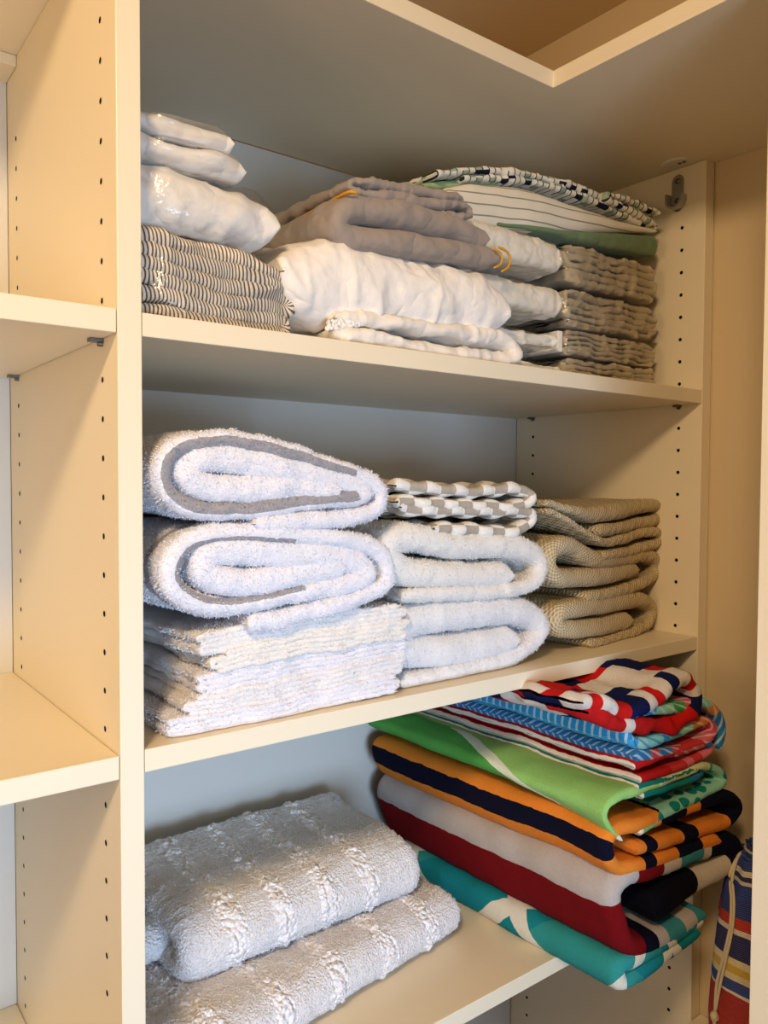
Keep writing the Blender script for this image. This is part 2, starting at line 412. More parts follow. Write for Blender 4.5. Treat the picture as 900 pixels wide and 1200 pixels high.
for k in range(17): a = 2 * math.pi - math.pi * k / 16; oc.append((R1 * math.cos(a), R1 * math.sin(a)))
oc.append((-R1, .006)); oc.append((-R0, .006))
n = len(oc); A = [bm.verts.new((-.0135, p[0] - .003 + .003, .015 + p[1])) for p in oc]; B = [bm.verts.new((-.002, p[0], .015 + p[1])) for p in oc]
for i in range(n): bm.faces.new((A[i], A[(i + 1) % n], B[(i + 1) % n], B[i]))
bm.faces.new(A)
bmesh.ops.recalc_face_normals(bm, faces=bm.faces[:]); bm_obj('cup', bm, M['metal'], br, (0, 0, 0))
for zz in (.043, .015):
    bm = bmesh.new(); bmesh.ops.create_uvsphere(bm, u_segments=14, v_segments=8, radius=.0042, matrix=Matrix.Translation((-.0025, 0, zz)) @ Matrix.Diagonal((.5, 1, 1, 1))); bm_obj('screw', bm, M['screw'], br, (0, 0, 0), smooth=True)
cp = empty('cam_cover', (.785, .034, ZL)); prop(cp, 'small oval cover with two screws under the overhead shelf near the bracket', 'fitting')
bm = bmesh.new(); bmesh.ops.create_cone(bm, cap_ends=True, segments=28, radius1=.016, radius2=.018, depth=.0024, matrix=Matrix.Translation((0, 0, -.0013)) @ Matrix.Diagonal((.75, 1.15, 1, 1))); bm_obj('cover', bm, M['plastic'], cp, smooth=False)
for yy in (-.006, -.013):
    bm = bmesh.new(); bmesh.ops.create_uvsphere(bm, u_segments=12, v_segments=6, radius=.003, matrix=Matrix.Translation((.004, yy, -.0026)) @ Matrix.Diagonal((1, 1, .5, 1))); bm_obj('screw', bm, M['screw'], cp, smooth=True)

# ------------------------------------------------------------------ cloth textures
front = lambda lim: (lambda P: (P[:, 1] < lim).astype(float))
FZ = (260000, .0025, .0010)
def dterry(amp=.0012, f=130): return lambda P, UV, V: amp * fbm(P, f, 2)

terry('white_terry', 'e9e8ec'); terry('cream_terry', 'eae4da'); terry('mat_terry', 'e6e3e2', .002, 300)

# ================= MIDDLE SHELF, left stack: bath towels with grey stripe
FR = Frame(.10, .004, 0)
def stripe_mat(name, segs):
    """white terry with woven grey stripes: segs = (v0, v1, s0, s1) measured from the front fold"""
    b = MB(name, .95, .1); u, v = b.uv(.0012, 260); mask = None
    for v0, v1, s0, s1 in segs:
        k = b.math('MULTIPLY', b.math('MULTIPLY', b.math('GREATER_THAN', v, v0), b.math('LESS_THAN', v, v1)), b.math('MULTIPLY', b.math('GREATER_THAN', u, s0), b.math('LESS_THAN', u, s1)))
        mask = k if mask is None else b.math('MAXIMUM', mask, k)
    g = b.mix(b.noise(500, 3), '87858a', 'b0aeb0'); c = b.mix(mask, 'e8e8ee', g)
    b.color(c, .05, 220); b.bump(b.noise(420, 3, .7), .0016, 1); b.sheen(.2); M[name] = b.m; return b.m

pF3 = [(298,614),(350,612),(410,607),(440,599),(450,584),(443,567),(420,555),(380,543),(330,527),(290,518),(255,515),(220,521),(197,540),(193,562),(207,583),(235,595),(270,598),(330,593),(390,586),(418,582),(430,574),(420,566),(400,562),(350,553),(300,541),(260,534),(235,537),(224,549),(232,562),(255,570),(300,572),(350,571),(400,574)]
pF2 = [(292,735),(340,726),(400,708),(440,694),(458,680),(457,658),(440,641),(400,632),(340,627),(280,624),(243,628),(214,642),(200,664),(207,690),(235,709),(275,713),(330,703),(390,689),(425,681),(434,670),(420,658),(380,652),(330,649),(280,645),(252,648),(242,661),(252,676),(285,684),(330,680),(380,668),(405,664)]
C = Cloth(FR, 1, (.002, .06), (.0012, .018))
def bath(name, path, h, mat_, label, fr=None, cl=None, y1=.27, dens=FZ, **k):
    fr_ = fr or FR; c_ = cl or C
    V, F, UV, L = sweep(fr_.path(path), h, 0, y1, .0028, .0045, edge=h * .5, **k)
    keep = front(.12)
    o = c_.build(name, V, F, UV, mat_(L) if callable(mat_) else mat_, disp=lambda P, UV, V: .0016 * fbm(P, 75, 2) + .0010 * fbm(P, 30, 6), terry=.0007, tf=320, fz=dens, keep=keep, clampz=.0008, label=label, cat='towel')
    return o
bath('bath_towel', pF3, .0165, thick=[(0, 1), (.6, 1), (.70, 1.55), (1, 1.5)], mat_=lambda L: stripe_mat('white_terry_grey_stripe', [(-.003, .0125, L * .20, L * .63)]), label='white bath towel with a broad grey stripe, rolled fold on top of left stack')
bath('bath_towel', pF2, .0185, thick=[(0, 1), (.6, 1), (.70, 1.45), (1, 1.4)], mat_=lambda L: stripe_mat('white_terry_thin_stripe', [(.0030, .0100, L * .30, L * .50), (.003, .014, L * .50, L * .585), (-.040, -.031, L * .25, L * .56)]), label='white bath towel with thin grey stripes, second from top in the left towel stack')

def zig(x0, x1, z, n, h, start=-1, jitter=.003, gap=1.0):
    """accordion fold: n layers between x0 and x1 beginning on height z"""
    pts = []; d = start
    for k in range(n):
        zz = z + k * h * gap; a, b_ = (x0, x1) if d > 0 else (x1, x0)
        j = random.uniform(-jitter, jitter)
        xa = a + (h * .5 if a == x0 else -h * .5) + j; xb = b_ + (-h * .5 if b_ == x1 else h * .5) + j
        for q in np.linspace(0, 1, 5): pts.append((xa * (1 - q) + xb * q, zz))
        if k < n - 1: pts.append((xb + (h * .42 if d > 0 else -h * .42), zz + h * .5 * gap))
        d = -d
    return pts

# five folded hand towels, bottom up
FH = Frame(.03, .012, 0, .0)
hl = ['bottom-most of the pile, ends fanned out at left', 'second from the bottom of the pile', 'in the middle of the pile of five', 'second from the top of the pile', 'top of the pile, right under the striped bath towels']
xl = [.004, .018, .030, .042, .026]; xr = [.245, .252, .256, .252, .246]
# the pile follows a gentle sag
def bendz(pts, amp=.004): return [(x, z + amp * math.sin((x) / .25 * math.pi) * -.6 - .012 * max(0, .10 - x) / .10 * (z / .09)) for x, z in pts]
CH = Cloth(FH, 1, (.0045, .07), (.0022, .022))
for k in range(5):
    V, F, UV, L = sweep(bendz(zig(xl[k] - .0, xr[k], .0026 + k * .0186, 4, .0047, start=(1 if k % 2 else -1), jitter=.004)), .0069, .002 * k % .005, .26, .0035, .005)
    dk = ['e8e6ea', 'eae6e4', 'e8e6ea', 'ece7e0', 'ece8e4'][k]; mt = terry('hand_towel_terry_%s' % 'abcde'[k], dk)
    CH.build('hand_towel', V, F, UV, mt, disp=dterry(.0012, 110), terry=.0006, fz=(260000, .0024, .001), keep=front(.09), clampz=.0006, label='folded white hand towel, ' + hl[k], cat='towel', group=None)

# ================= white plush bath towels in the middle
FG = Frame(.28, .022, 0); CG = Cloth(FG, 2, (.002, .07), (.001, .02))
pG1 = [(470,803),(530,792),(590,776),(625,758),(640,738),(628,722),(600,717),(550,722),(500,728),(478,738),(474,752),(490,766),(540,765),(590,755),(610,750)]
pG2 = [(470,699),(530,697),(596,692),(631,682),(640,662),(629,647),(600,640),(540,640),(490,630),(466,634),(464,654),(488,672),(550,676),(604,674)]
TG = [(0, .5), (.3, .62), (.42, .95), (1, 1.0)]
mg = lambda n, c: terry(n, c)
bath('bath_towel', pG1, .038, thick=TG, mat_=mg('plush_white_lower', 'e7e6e6'), label='plain thick white bath towel at the bottom of the middle towel stack', fr=FG, cl=CG, dens=(200000, .0024, .0010))
bath('bath_towel', pG2, .031, thick=TG, mat_=mg('plush_white_upper', 'ebe8e2'), label='plain thick white bath towel under the grey checked kitchen towels', fr=FG, cl=CG, dens=(200000, .0024, .0010))

# grey and white checked popcorn towels
def checkmat(name, ph):
    b = MB(name, .95, .1); u, v = b.uv(0); k = .0215
    a = b.math('MODULO', b.math('FLOOR', b.math('DIVIDE', b.math('ADD', b.math('ADD', u, 5 + ph), b.math('MULTIPLY', b.noise(55), .006)), k)), 2); c = b.math('MODULO', b.math('FLOOR', b.math('DIVIDE', b.math('ADD', v, 5.011), .022)), 2)
    x = b.math('ABSOLUTE', b.math('SUBTRACT', a, c)); b.color(b.mix(x, 'b2a898', 'efebe2'), .07, 300); b.bump(b.noise(480, 3), .0014, 1); M[name] = b.m; return b.m
def dcheck(ph): 
    def f(P, UV, V):
        k = .0215; a = np.floor((UV[:, 0] + 5 + ph) / k) % 2; c = np.floor((UV[:, 1] + 5.011) / .022) % 2; x = np.abs(a - c)
        fu = ((UV[:, 0] + 5 + ph) / k) % 1; fv = ((UV[:, 1] + 5.011) / .022) % 1
        return .0030 * x * np.sqrt(np.clip(np.sin(fu * math.pi) * np.sin(fv * math.pi), 0, 1)) - .0004
    return f
pK1 = [(510,620),(560,621),(600,624),(622,618),(630,608),(618,600),(570,600),(520,598),(494,597),(472,594)]
pK2 = [(468,588),(510,589),(560,593),(610,594),(628,585),(622,575),(600,574),(560,577),(520,573),(466,569)]
for p, lb, ph in ((pK1, 'grey and white checked popcorn towel, lower of the two, on the white bath towel', 0), (pK2, 'grey and white checked popcorn towel, upper of the two, folded open at left', .004)):
    V, F, UV, L = sweep(FG.path(p), .0125, .004, .22, .003, .004)
    CG.build('kitchen_towel', V, F, UV, checkmat('popcorn_check_' + ('upper' if ph else 'lower'), ph), disp=dcheck(ph), terry=.0004, label=lb, cat='towel')

# ================= beige waffle towels
FW = Frame(.60, .036, 7); CW = Cloth(FW, 3, (.002, .05), (.0012, .016))
def waffle(name, c1, c2):
    b = MB(name, .92, .12); u, v = b.uv(.0006, 90)
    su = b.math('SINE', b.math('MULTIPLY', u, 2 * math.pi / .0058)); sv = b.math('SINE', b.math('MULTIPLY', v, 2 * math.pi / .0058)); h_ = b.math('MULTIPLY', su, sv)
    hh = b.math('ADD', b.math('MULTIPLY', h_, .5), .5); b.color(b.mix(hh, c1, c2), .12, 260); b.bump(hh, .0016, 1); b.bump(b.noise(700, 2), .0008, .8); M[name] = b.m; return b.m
def dwaf(P, UV, V): return .0007 * np.sin(UV[:, 0] * 2 * math.pi / .0084) * np.sin(UV[:, 1] * 2 * math.pi / .0084) + .0006 * fbm(P, 90, 4)
TH = [(0, .5), (.3, .6), (.42, .95), (1, .95)]
pH = [
 ([(692,757),(730,747),(760,734),(769,718),(762,706),(740,705),(700,711),(668,717),(659,727),(668,738),(700,737),(742,727)], .027, 'beige waffle towel at the bottom of the right-hand stack', TH),
 ([(692,700),(735,693),(766,681),(776,665),(768,652),(740,655),(705,656),(676,640),(656,644),(650,662),(662,677),(700,677),(750,668)], .0245, 'beige waffle towel with a thick rolled left fold, second from the bottom', [(0, .65), (.3, .75), (.45, 1), (1, 1)]),
 ([(708,652),(745,646),(772,637),(779,629),(770,623),(745,629),(712,635),(690,624),(664,607),(640,598)], .0145, 'thin beige waffle towel with corner hems showing, second from the top', [(0, 1), (.6, 1), (.75, .6), (1, .5)]),
 ([(704,622),(740,617),(770,611),(783,600),(778,592),(745,597),(702,603),(680,598),(655,592),(640,589)], .0205, 'beige waffle towel folded on top of the right-hand stack', [(0, .85), (.4, .8), (.5, 1), (.75, 1.05), (.85, .6), (1, .4)]),
]
for i, (p, h, lb, tk) in enumerate(pH):
    V, F, UV, L = sweep(FW.path(p), h, .002 * (i % 2), .20, .0022, .003, thick=tk)
    CW.build('waffle_towel', V, F, UV, waffle('beige_waffle_%s' % 'abcd'[i], 'b09a70', 'e6d5b0'), disp=dwaf, clampz=.0006 if i == 0 else None, label=lb, cat='towel')

# ================= BOTTOM SHELF: bath mats (folded, fold toward the front)
def matmat(name, col, bands=()):
    b = MB(name, .95, .1); b.color(col, .06, 150); u, v = b.uv(.002, 60); mk = None
    for c in bands:
        k = b.math('LESS_THAN', b.math('ABSOLUTE', b.math('SUBTRACT', v, c)), .013); mk = k if mk is None else b.math('MAXIMUM', mk, k)
    fine = b.math('MULTIPLY', b.voro(360), .8); fine = b.math('ADD', fine, b.noise(500, 3, .7))
    if mk is not None:
        big = b.math('MULTIPLY', b.math('SUBTRACT', 1, b.voro(190)), 2.2); fine = b.math('ADD', b.math('MULTIPLY', mk, big), b.math('MULTIPLY', b.math('SUBTRACT', 1.3, mk), fine))
    b.bump(fine, .0022, 1); b.sheen(.2); M[name] = b.m; return b.m
def dmat(bands, rows=True):
    def f(P, UV, V):
        av = V[:, 1]; k = np.zeros(len(P))
        for c in bands: k = np.maximum(k, np.clip(1.4 - np.abs(av - c) / .010, 0, 1))
        pop = np.clip(vn(P, 190, 8) * 1.6, -.3, 1); row = np.sin(UV[:, 0] * 2 * math.pi / .0065 + 2 * vn(P, 30, 2))
        return k * (.0036 * pop + .001) + (1 - k) * (.0008 * row + .0007 * vn(P, 220, 5)) + .0010 * fbm(P, 22, 6)
    return f
FM1 = Frame(0, 0, 91); FM2 = Frame(0, 0, 98)
# frame turned so the local x axis runs into the shelf, local y runs to the left
C1 = Cloth(FM2, 5, (.003, .09), (.0015, .02)); 
V, F, UV, L = sweep([(.25, -.3435), (.18, -.3435), (.10, -.343), (.065, -.343), (.049, -.331), (.062, -.3165), (.12, -.3165), (.20, -.319), (.255, -.318)], .0295, -.462, -.015, .0026, .0026, edge=.0145)
C1.build('bath_mat', V, F, UV, matmat('mat_cotton_lower', 'f8f4f3', [a + .462 + .008 for a in (-.40, -.325, -.25, -.175, -.10, -.04)]), disp=dmat((-.40, -.325, -.25, -.175, -.10, -.04)), terry=.0006, fz=(160000, .0022, .0012), clampz=ZB + .0006, label='white tufted bath mat lying flat under the other mat', cat='bath mat')
C2 = Cloth(FM1, 6, (.003, .09), (.0015, .02))
V, F, UV, L = sweep([(.30, -.288), (.25, -.289), (.18, -.291), (.148, -.288), (.134, -.272), (.150, -.253), (.20, -.249), (.25, -.249), (.29, -.243), (.318, -.236)], .034, -.408, -.088, .0026, .0026, edge=.0165)
oM = C2.build('bath_mat', V, F, UV, matmat('mat_cotton_upper', 'fbf6f3', [a + .408 + .009 for a in (-.325, -.265, -.205, -.145)]), disp=dmat((-.325, -.265, -.205, -.145)), terry=.0006, fz=(160000, .0022, .0012), label='white tufted bath mat with raised bands, folded on top of the other mat', cat='bath mat')

V, F, UV, L = sweep([(.30, -.285), (.24, -.287), (.20, -.290), (.186, -.280), (.20, -.268), (.25, -.266)], .018, -.102, -.03, .0026, .0026, edge=.009)
C2.build('folded_end', V, F, UV, M['mat_cotton_upper'], parent=oM, disp=dmat(()), terry=.0006, fz=(160000, .0022, .0012))

# ================= BEACH TOWELS
FJ = Frame(.52, -.090, -4, -.115); CJ = Cloth(FJ, 9, (.0035, .10), (.0015, .03))
YB = .415
TEAL, WH, NAVY, MAR, GRY, ORG = '12898f', 'd9d6c4', '0a0c22', '740a10', 'b5aca4', 'e5862f'
def beach(path, h, mat_, label, y1=YB, y0=0., clamp=None, name='beach_towel', disp=None, yoff=None, thick=None, post=None):
    V, F, UV, L = sweep(FJ.path(path), h, y0, y1, .004, .005, yoff=yoff, thick=thick)
    if post: post(V, UV, L)
    mt = mat_(L)
    return CJ.build(name, V, F, UV, mt, disp=disp or dterry(.0012, 40), terry=.0004, clampz=clamp, label=label, cat='beach towel'), L

def stops_at(path, st):
    """colour stops given at points of the fold, turned into fractions of the cloth's length"""
    P, q = catmull(FJ.path(path), .002); Q = np.array(FJ.path(path)); fr_ = [q[np.argmin(((P - c) ** 2).sum(1) + 0 * q)] / q[-1] for c in Q]
    fr_[0] = 0; fr_[-1] = 1
    return [(float(np.interp(a, range(len(fr_)), fr_)), c) for a, c in st]
def teal_mat(L):
    b = MB('teal_leaf_terry', .93, .12); u, v = b.uv(.0012, 40)
    def tri(a, c, per, w, ph=0): 
        q = b.math('ADD', b.math('MULTIPLY', u, a), b.math('ADD', b.math('MULTIPLY', v, c), 5 + ph)); return b.math('LESS_THAN', b.math('ABSOLUTE', b.math('SUBTRACT', b.math('FRACT', b.math('DIVIDE', q, per)), .5)), w)
    l1 = tri(1, .5, .10, .085); l2 = tri(1, -.6, .12, .075, .03); mk = b.math('MAXIMUM', l1, l2)
    q = b.math('FRACT', b.math('DIVIDE', b.math('ADD', b.math('MULTIPLY', u, 1), b.math('MULTIPLY', v, .55)), .23)); base = b.mix(b.math('GREATER_THAN', q, .5), '16828b', '2f8f8a')
    b.color(b.mix(mk, base, 'dcd8c6'), .1, 260); b.bump(b.noise(520, 3, .7), .0012, 1); M['teal_leaf'] = b.m; return b.m
beach([(824,1092),(780,1123),(748,1148),(733,1152),(732,1136),(745,1128),(785,1106),(828,1078)], .0225, teal_mat, 'teal and cream patterned beach towel at the bottom of the pile', clamp=ZB + .0006)
def j2(L):
    # colours run along the folded cloth
    return banded('grey_maroon_terry', 'u', L, [(0, '3b8a94'), (.03, GRY), (.07, '3b8a94'), (.12, GRY), (.15, NAVY), (.19, MAR), (.325, GRY), (.405, MAR), (.478, 'c9bba8'), (.525, '3d8a93'), (.595, 'c9bba8'), (.62, NAVY), (.765, 'c9bba8'), (.865, '080814')])
oJ2, _ = beach([(832,1070),(790,1098),(757,1112),(739,1104),(731,1080),(726,1048),(742,1028),(770,1021),(815,1005),(858,993),(868,1004),(848,1022),(805,1046),(768,1072)], .0285, j2, 'maroon and light grey banded beach towel with navy folds, second from the bottom', thick=[(0, .8), (.45, 1.0), (.85, 1.05), (.93, 1.35), (1, 1.3)])
pJ3 = [(846,988),(805,1000),(765,1013),(735,1018),(722,1007),(719,987),(730,973),(765,965),(820,947),(855,938),(868,950),(858,967),(820,979),(780,989),(748,997)]
def j3(L):
    def over(b, col, u, v):
        # dark stripes cross the front end of the towel
        return col
    return banded('orange_navy_terry', 'u', L, stops_at(pJ3, [(0, ORG), (.5, NAVY), (1.2, ORG), (1.8, NAVY), (2.2, ORG), (4.15, NAVY), (5.05, ORG), (7.2, NAVY), (7.7, ORG), (8.0, NAVY), (11, ORG), (12.0, NAVY), (12.4, ORG), (13.2, NAVY), (13.6, ORG)]))
beach(pJ3, .0175, j3, 'orange beach towel with black bands, wedged above the maroon and grey one')
pJ4 = [(752,976),(790,952),(828,934),(850,921),(846,907),(825,902),(790,914),(755,926),(728,934),(714,948),(716,964),(732,984)]
def j4(L): 
    fs = stops_at(pJ4, [(7.5, 0), (11, 0)]); ua, ub = fs[0][0] * L, fs[1][0] * L
    def over(b, col, u, v):
        sw = b.math('GREATER_THAN', b.voro(55), .42); pat = b.mix(sw, '127f78', '8fc9ae'); m_ = b.math('MULTIPLY', b.math('LESS_THAN', v, .03), b.math('MULTIPLY', b.math('GREATER_THAN', u, .03), b.math('LESS_THAN', u, L * .45)))
        col = b.mix(m_, col, pat)
        w = b.math('DIVIDE', b.math('SUBTRACT', u, ua), ub - ua); ln_ = b.math('DIVIDE', b.math('SUBTRACT', .28, b.math('ABSOLUTE', v)), .27); dl = b.math('SUBTRACT', w, ln_); fc = b.math('GREATER_THAN', w, .02)
        col = b.mix(b.math('MULTIPLY', fc, b.math('GREATER_THAN', dl, 0)), col, '58a84e')
        return b.mix(b.math('MULTIPLY', fc, b.math('LESS_THAN', b.math('ABSOLUTE', dl), .07)), col, 'dfe8cf')
    return banded('green_terry', 'u', L, [(0, 'ece8d6'), (.015, '7fc07a'), (.12, '2f9c84'), (.30, 'd3d9b4'), (.40, '2f9c84'), (.46, 'cfd9a4'), (.60, 'cdd7ac'), (.68, '9cc974'), (.80, '93c870'), (.972, 'ece8d6')], over=over)
def lift_flap(V, UV, L):
    ua = stops_at(pJ4, [(8.6, 0)])[0][0] * L; k = np.clip((UV[:, 0] - ua) / (L - ua), 0, 1); V[:, 2] += k * .024 * np.clip(V[:, 1] / .14, 0, 1)
oJ4, _ = beach(pJ4, .0115, j4, 'lime green beach towel with white edging and a drooping corner', thick=[(0, 1), (.8, 1), (.9, .7), (1, .5)], post=lift_flap)
def hemmed(name, stops): return lambda L: banded(name, 'u', L, stops)
beach([(754,934),(785,925),(815,915),(826,908),(815,904),(785,915),(748,923)], .0075, hemmed('teal_hemmed_terry', [(0, 'ebe4d4'), (.012, '157a72'), (.36, '2b6ea0'), (.5, '157a72'), (.988, 'ebe4d4')]), 'dark teal beach towel with white hems, thin layer over the green one')
beach([(751,915),(790,904),(825,890),(836,881),(825,874),(785,886),(744,899)], .0105, hemmed('red_hemmed_terry', [(0, 'ebe4d4'), (.010, 'b81d1c'), (.2, 'c9393b'), (.30, 'd9707a'), (.34, 'c9393b'), (.40, 'd9707a'), (.5, '2f74b0'), (.55, 'c9393b'), (.75, 'b81d1c'), (.99, 'ebe4d4')]), 'red beach towel with white hems between the teal and blue towels')
def j6(L):
    def over(b, col, u, v):
        w = b.math('SINE', b.math('ADD', b.math('MULTIPLY', v, 2 * math.pi / .011), b.math('MULTIPLY', u, 300))); k = b.math('MULTIPLY', b.math('GREATER_THAN', w, .55), .55); kk = b.math('MULTIPLY', b.math('GREATER_THAN', u, L * .40), b.math('LESS_THAN', u, L * .56)); return b.mix(k, col, b.mix(kk, 'd8e6dc', '0f5fb4'))
    return banded('blue_wave_terry', 'u', L, [(0, '2a78b8'), (.05, 'c64a5e'), (.08, '2a78b8'), (.12, 'c64a5e'), (.16, 'd86a78'), (.25, 'd44a66'), (.31, 'dd7a3a'), (.36, '8fcdb8'), (.40, '6fc6d0'), (.44, '45a6d8'), (.46, '7fd0d4'), (.51, '9ad8d0'), (.54, '45a6d8'), (.565, '2a8fc9'), (.59, '1566a8'), (.62, '2a8fc9'), (.68, '8fd0a8'), (.74, '3f9e5a'), (.78, 'd9566e'), (.83, '8fd0b8'), (.87, 'e08a3a'), (.90, '2a78b8')], over=over, js=40)
beach([(746,887),(790,884),(826,874),(840,860),(830,848),(795,862),(760,872),(742,866),(740,846),(755,834),(795,832),(825,824),(842,834),(850,856),(846,882)], .0135, j6, 'blue and aqua beach towel with wavy stripes and a rainbow end')
def j8(L):
    b = MB('red_navy_blob_terry', .93, .12); u, v = b.uv(.002, 30)
    f = b.math('DIVIDE', u, L); col = b.ramp(f, [(0, 'b51a1a'), (.14, 'd8cfc4'), (.17, 'b51a1a'), (.30, 'c01818'), (.44, '0e1846'), (.50, 'd8cfc4'), (.53, 'c21a18'), (.57, 'd8cfc4'), (.62, '0e1846'), (.65, 'd8cfc4'), (.69, 'c21a18'), (.72, 'd8cfc4'), (.755, '0e1846'), (.82, 'c21a18'), (.87, 'd8cfc4'), (.93, 'c21a18'), (.97, 'd8cfc4')])
    col2 = b.ramp(b.math('FRACT', b.math('ADD', f, b.math('MULTIPLY', b.math('FLOOR', b.math('DIVIDE', b.math('ADD', v, 1), .035)), .37))), [(0, '0e1846'), (.25, 'd8cfc4'), (.4, 'c21a18'), (.6, 'd8cfc4'), (.7, '0e1846'), (.9, 'c21a18')])
    k = b.math('GREATER_THAN', b.math('ABSOLUTE', v), .03); b.color(b.mix(k, col, col2), .08, 260); b.bump(b.noise(520, 3, .7), .0012, 1); M['blob'] = b.m; return b.m
CJ8 = Cloth(FJ, 21, (.004, .05), (.003, .02))
V, F, UV, L = sweep(FJ.path([(690,838),(745,850),(785,854),(812,836),(822,815),(812,800),(792,803),(770,820),(745,832),(715,828),(685,826)]), .0145, .0, .16, .0035, .004, thick=[(0, .8), (.3, 1.3), (.6, 1), (1, .9)])
CJ8.build('beach_towel', V, F, UV, j8(L), disp=lambda P, UV, V: .004 * ridge(P, (28, 18, 30), 4), terry=.0004, label='crumpled red, white and navy beach towel on top of the pile', cat='beach towel')

# ================= striped drawstring bag in the right corner
bg = empty('drawstring_bag', (.762, -.125, -.56)); prop(bg, 'striped cloth drawstring bag in red, blue and yellow beside the beach towels', 'bag')
nz_, na = 90, 64; zz = np.linspace(0, 1, nz_); an = np.linspace(0, 2 * math.pi, na, endpoint=False)
H = .318; prof = np.interp(zz, [0, .02, .08, .3, .55, .78, .9, .955, .975, 1.0], [.0, .045, .060, .064, .058, .047, .041, .034, .016, .019])
P = np.stack([prof[:, None] * np.cos(an)[None], prof[:, None] * np.sin(an)[None], np.repeat((zz * H)[:, None], na, 1)], -1)
gath = np.clip((zz - .5) / .5, 0, 1)[:, None] ** 2
P[..., :2] *= (1 + .10 * gath * np.sin(an * 11)[None] + .03 * np.sin(an * 5 + 1)[None] * (1 - gath))[..., None]
P = P.reshape(-1, 3); P = P + .003 * np.stack([vn(P, 30, 2), vn(P, 30, 5), vn(P, 22, 8) * .8], -1); P[:, 2] = np.maximum(P[:, 2], .0005)
I = np.arange(nz_ * na).reshape(nz_, na); F = np.stack([I[:-1], np.roll(I[:-1], -1, 1), np.roll(I[1:], -1, 1), I[1:]], -1).reshape(-1, 4)
UV = np.stack([np.repeat(zz[:, None] * H, na, 1), np.repeat(an[None] * .06, nz_, 0)], -1).reshape(-1, 2)
def bagmat():
    b = MB('striped_canvas', .85, .15); u, v = b.uv(.0012, 25); f = b.math('DIVIDE', u, H)
    col = b.ramp(f, [(0, 'cbb96a'), (.13, 'b02f32'), (.20, 'a3201f'), (.445, 'd9cfc0'), (.457, '1c3a86'), (.50, 'd9c9a0'), (.525, 'c9a63c'), (.555, 'd9c9a0'), (.585, '131e5c'), (.675, 'd9cfc0'), (.695, 'b8281c'), (.735, '16307c'), (.81, '123a8c'), (.87, 'd9cfc0'), (.885, '131e5c'), (.905, 'd9cfc0'), (.925, '163a86')])
    s1 = b.math('MULTIPLY', b.math('ADD', b.math('SINE', b.math('ADD', b.math('MULTIPLY', u, 2600), b.math('MULTIPLY', b.noise(20), 8))), 1), .12)
    b.color(b.mix(b.math('MULTIPLY', s1, .5), col, 'c8bdb0'), .12, 200); b.bump(b.math('SINE', b.math('MULTIPLY', u, 2600)), .0006, .6); M['bag'] = b.m; return b.m
link('bag_body', mesh_np('bag_body', P, F, UV), bagmat(), bg)
b = MB('cotton_cord', .9, .1); b.color('cdbf9f', .12, 300); b.bump(b.noise(900, 2), .0008, 1); M['cord'] = b.m
lp = Vector(bg.location)
ring = [(lp.x + .021 * math.cos(a), lp.y + .021 * math.sin(a), lp.z + .3105) for a in np.linspace(0, 2 * math.pi, 15)]
def bagpt(a, zf, o=.0035):
    r = float(np.interp(zf, zz, prof)) * 1.05 + o; return (lp.x + r * math.cos(a), lp.y + r * math.sin(a), lp.z + zf * H)
va = math.atan2(CY - lp.y, CX - lp.x)
o1 = tube('drawstring', ring, .0018, M['cord'], bg)
A0 = va - .32
tube('drawstring', [bagpt(A0 - .9, .97, .004), bagpt(A0 - .6, .90), bagpt(A0 - .42, .80), bagpt(A0 - .36, .70), bagpt(A0 - .42, .58), bagpt(A0 - .52, .46), bagpt(A0 - .50, .34)], .0019, M['cord'], bg)
dsx = tube('drawstring', [bagpt(A0 - .9, .965, .003), bagpt(A0 - .5, .89), bagpt(A0 - .34, .80), bagpt(A0 - .30, .70), bagpt(A0 - .36, .58), bagpt(A0 - .44, .46), bagpt(A0 - .50, .35)], .0019, M['cord'], bg)
kn = bagpt(A0 - .50, .335, .004)
bm = bmesh.new(); bmesh.ops.create_icosphere(bm, subdivisions=3, radius=.0048, matrix=Matrix.Translation(Vector(kn) - lp) @ Matrix.Diagonal((1, 1, 1.5, 1)))
for v in bm.verts: v.co += v.normal * .0008 * math.sin(v.co.z * 2500 + v.co.x * 900)
kq = bm_obj('knot', bm, M['cord'], bg, smooth=True)
tq = tube('tassel', [kn, (kn[0] - .001, kn[1] - .001, kn[2] - .012), (kn[0] + .001, kn[1] - .001, kn[2] - .020)], .0022, M['cord'], bg)
kq.parent = dsx; tq.parent = dsx

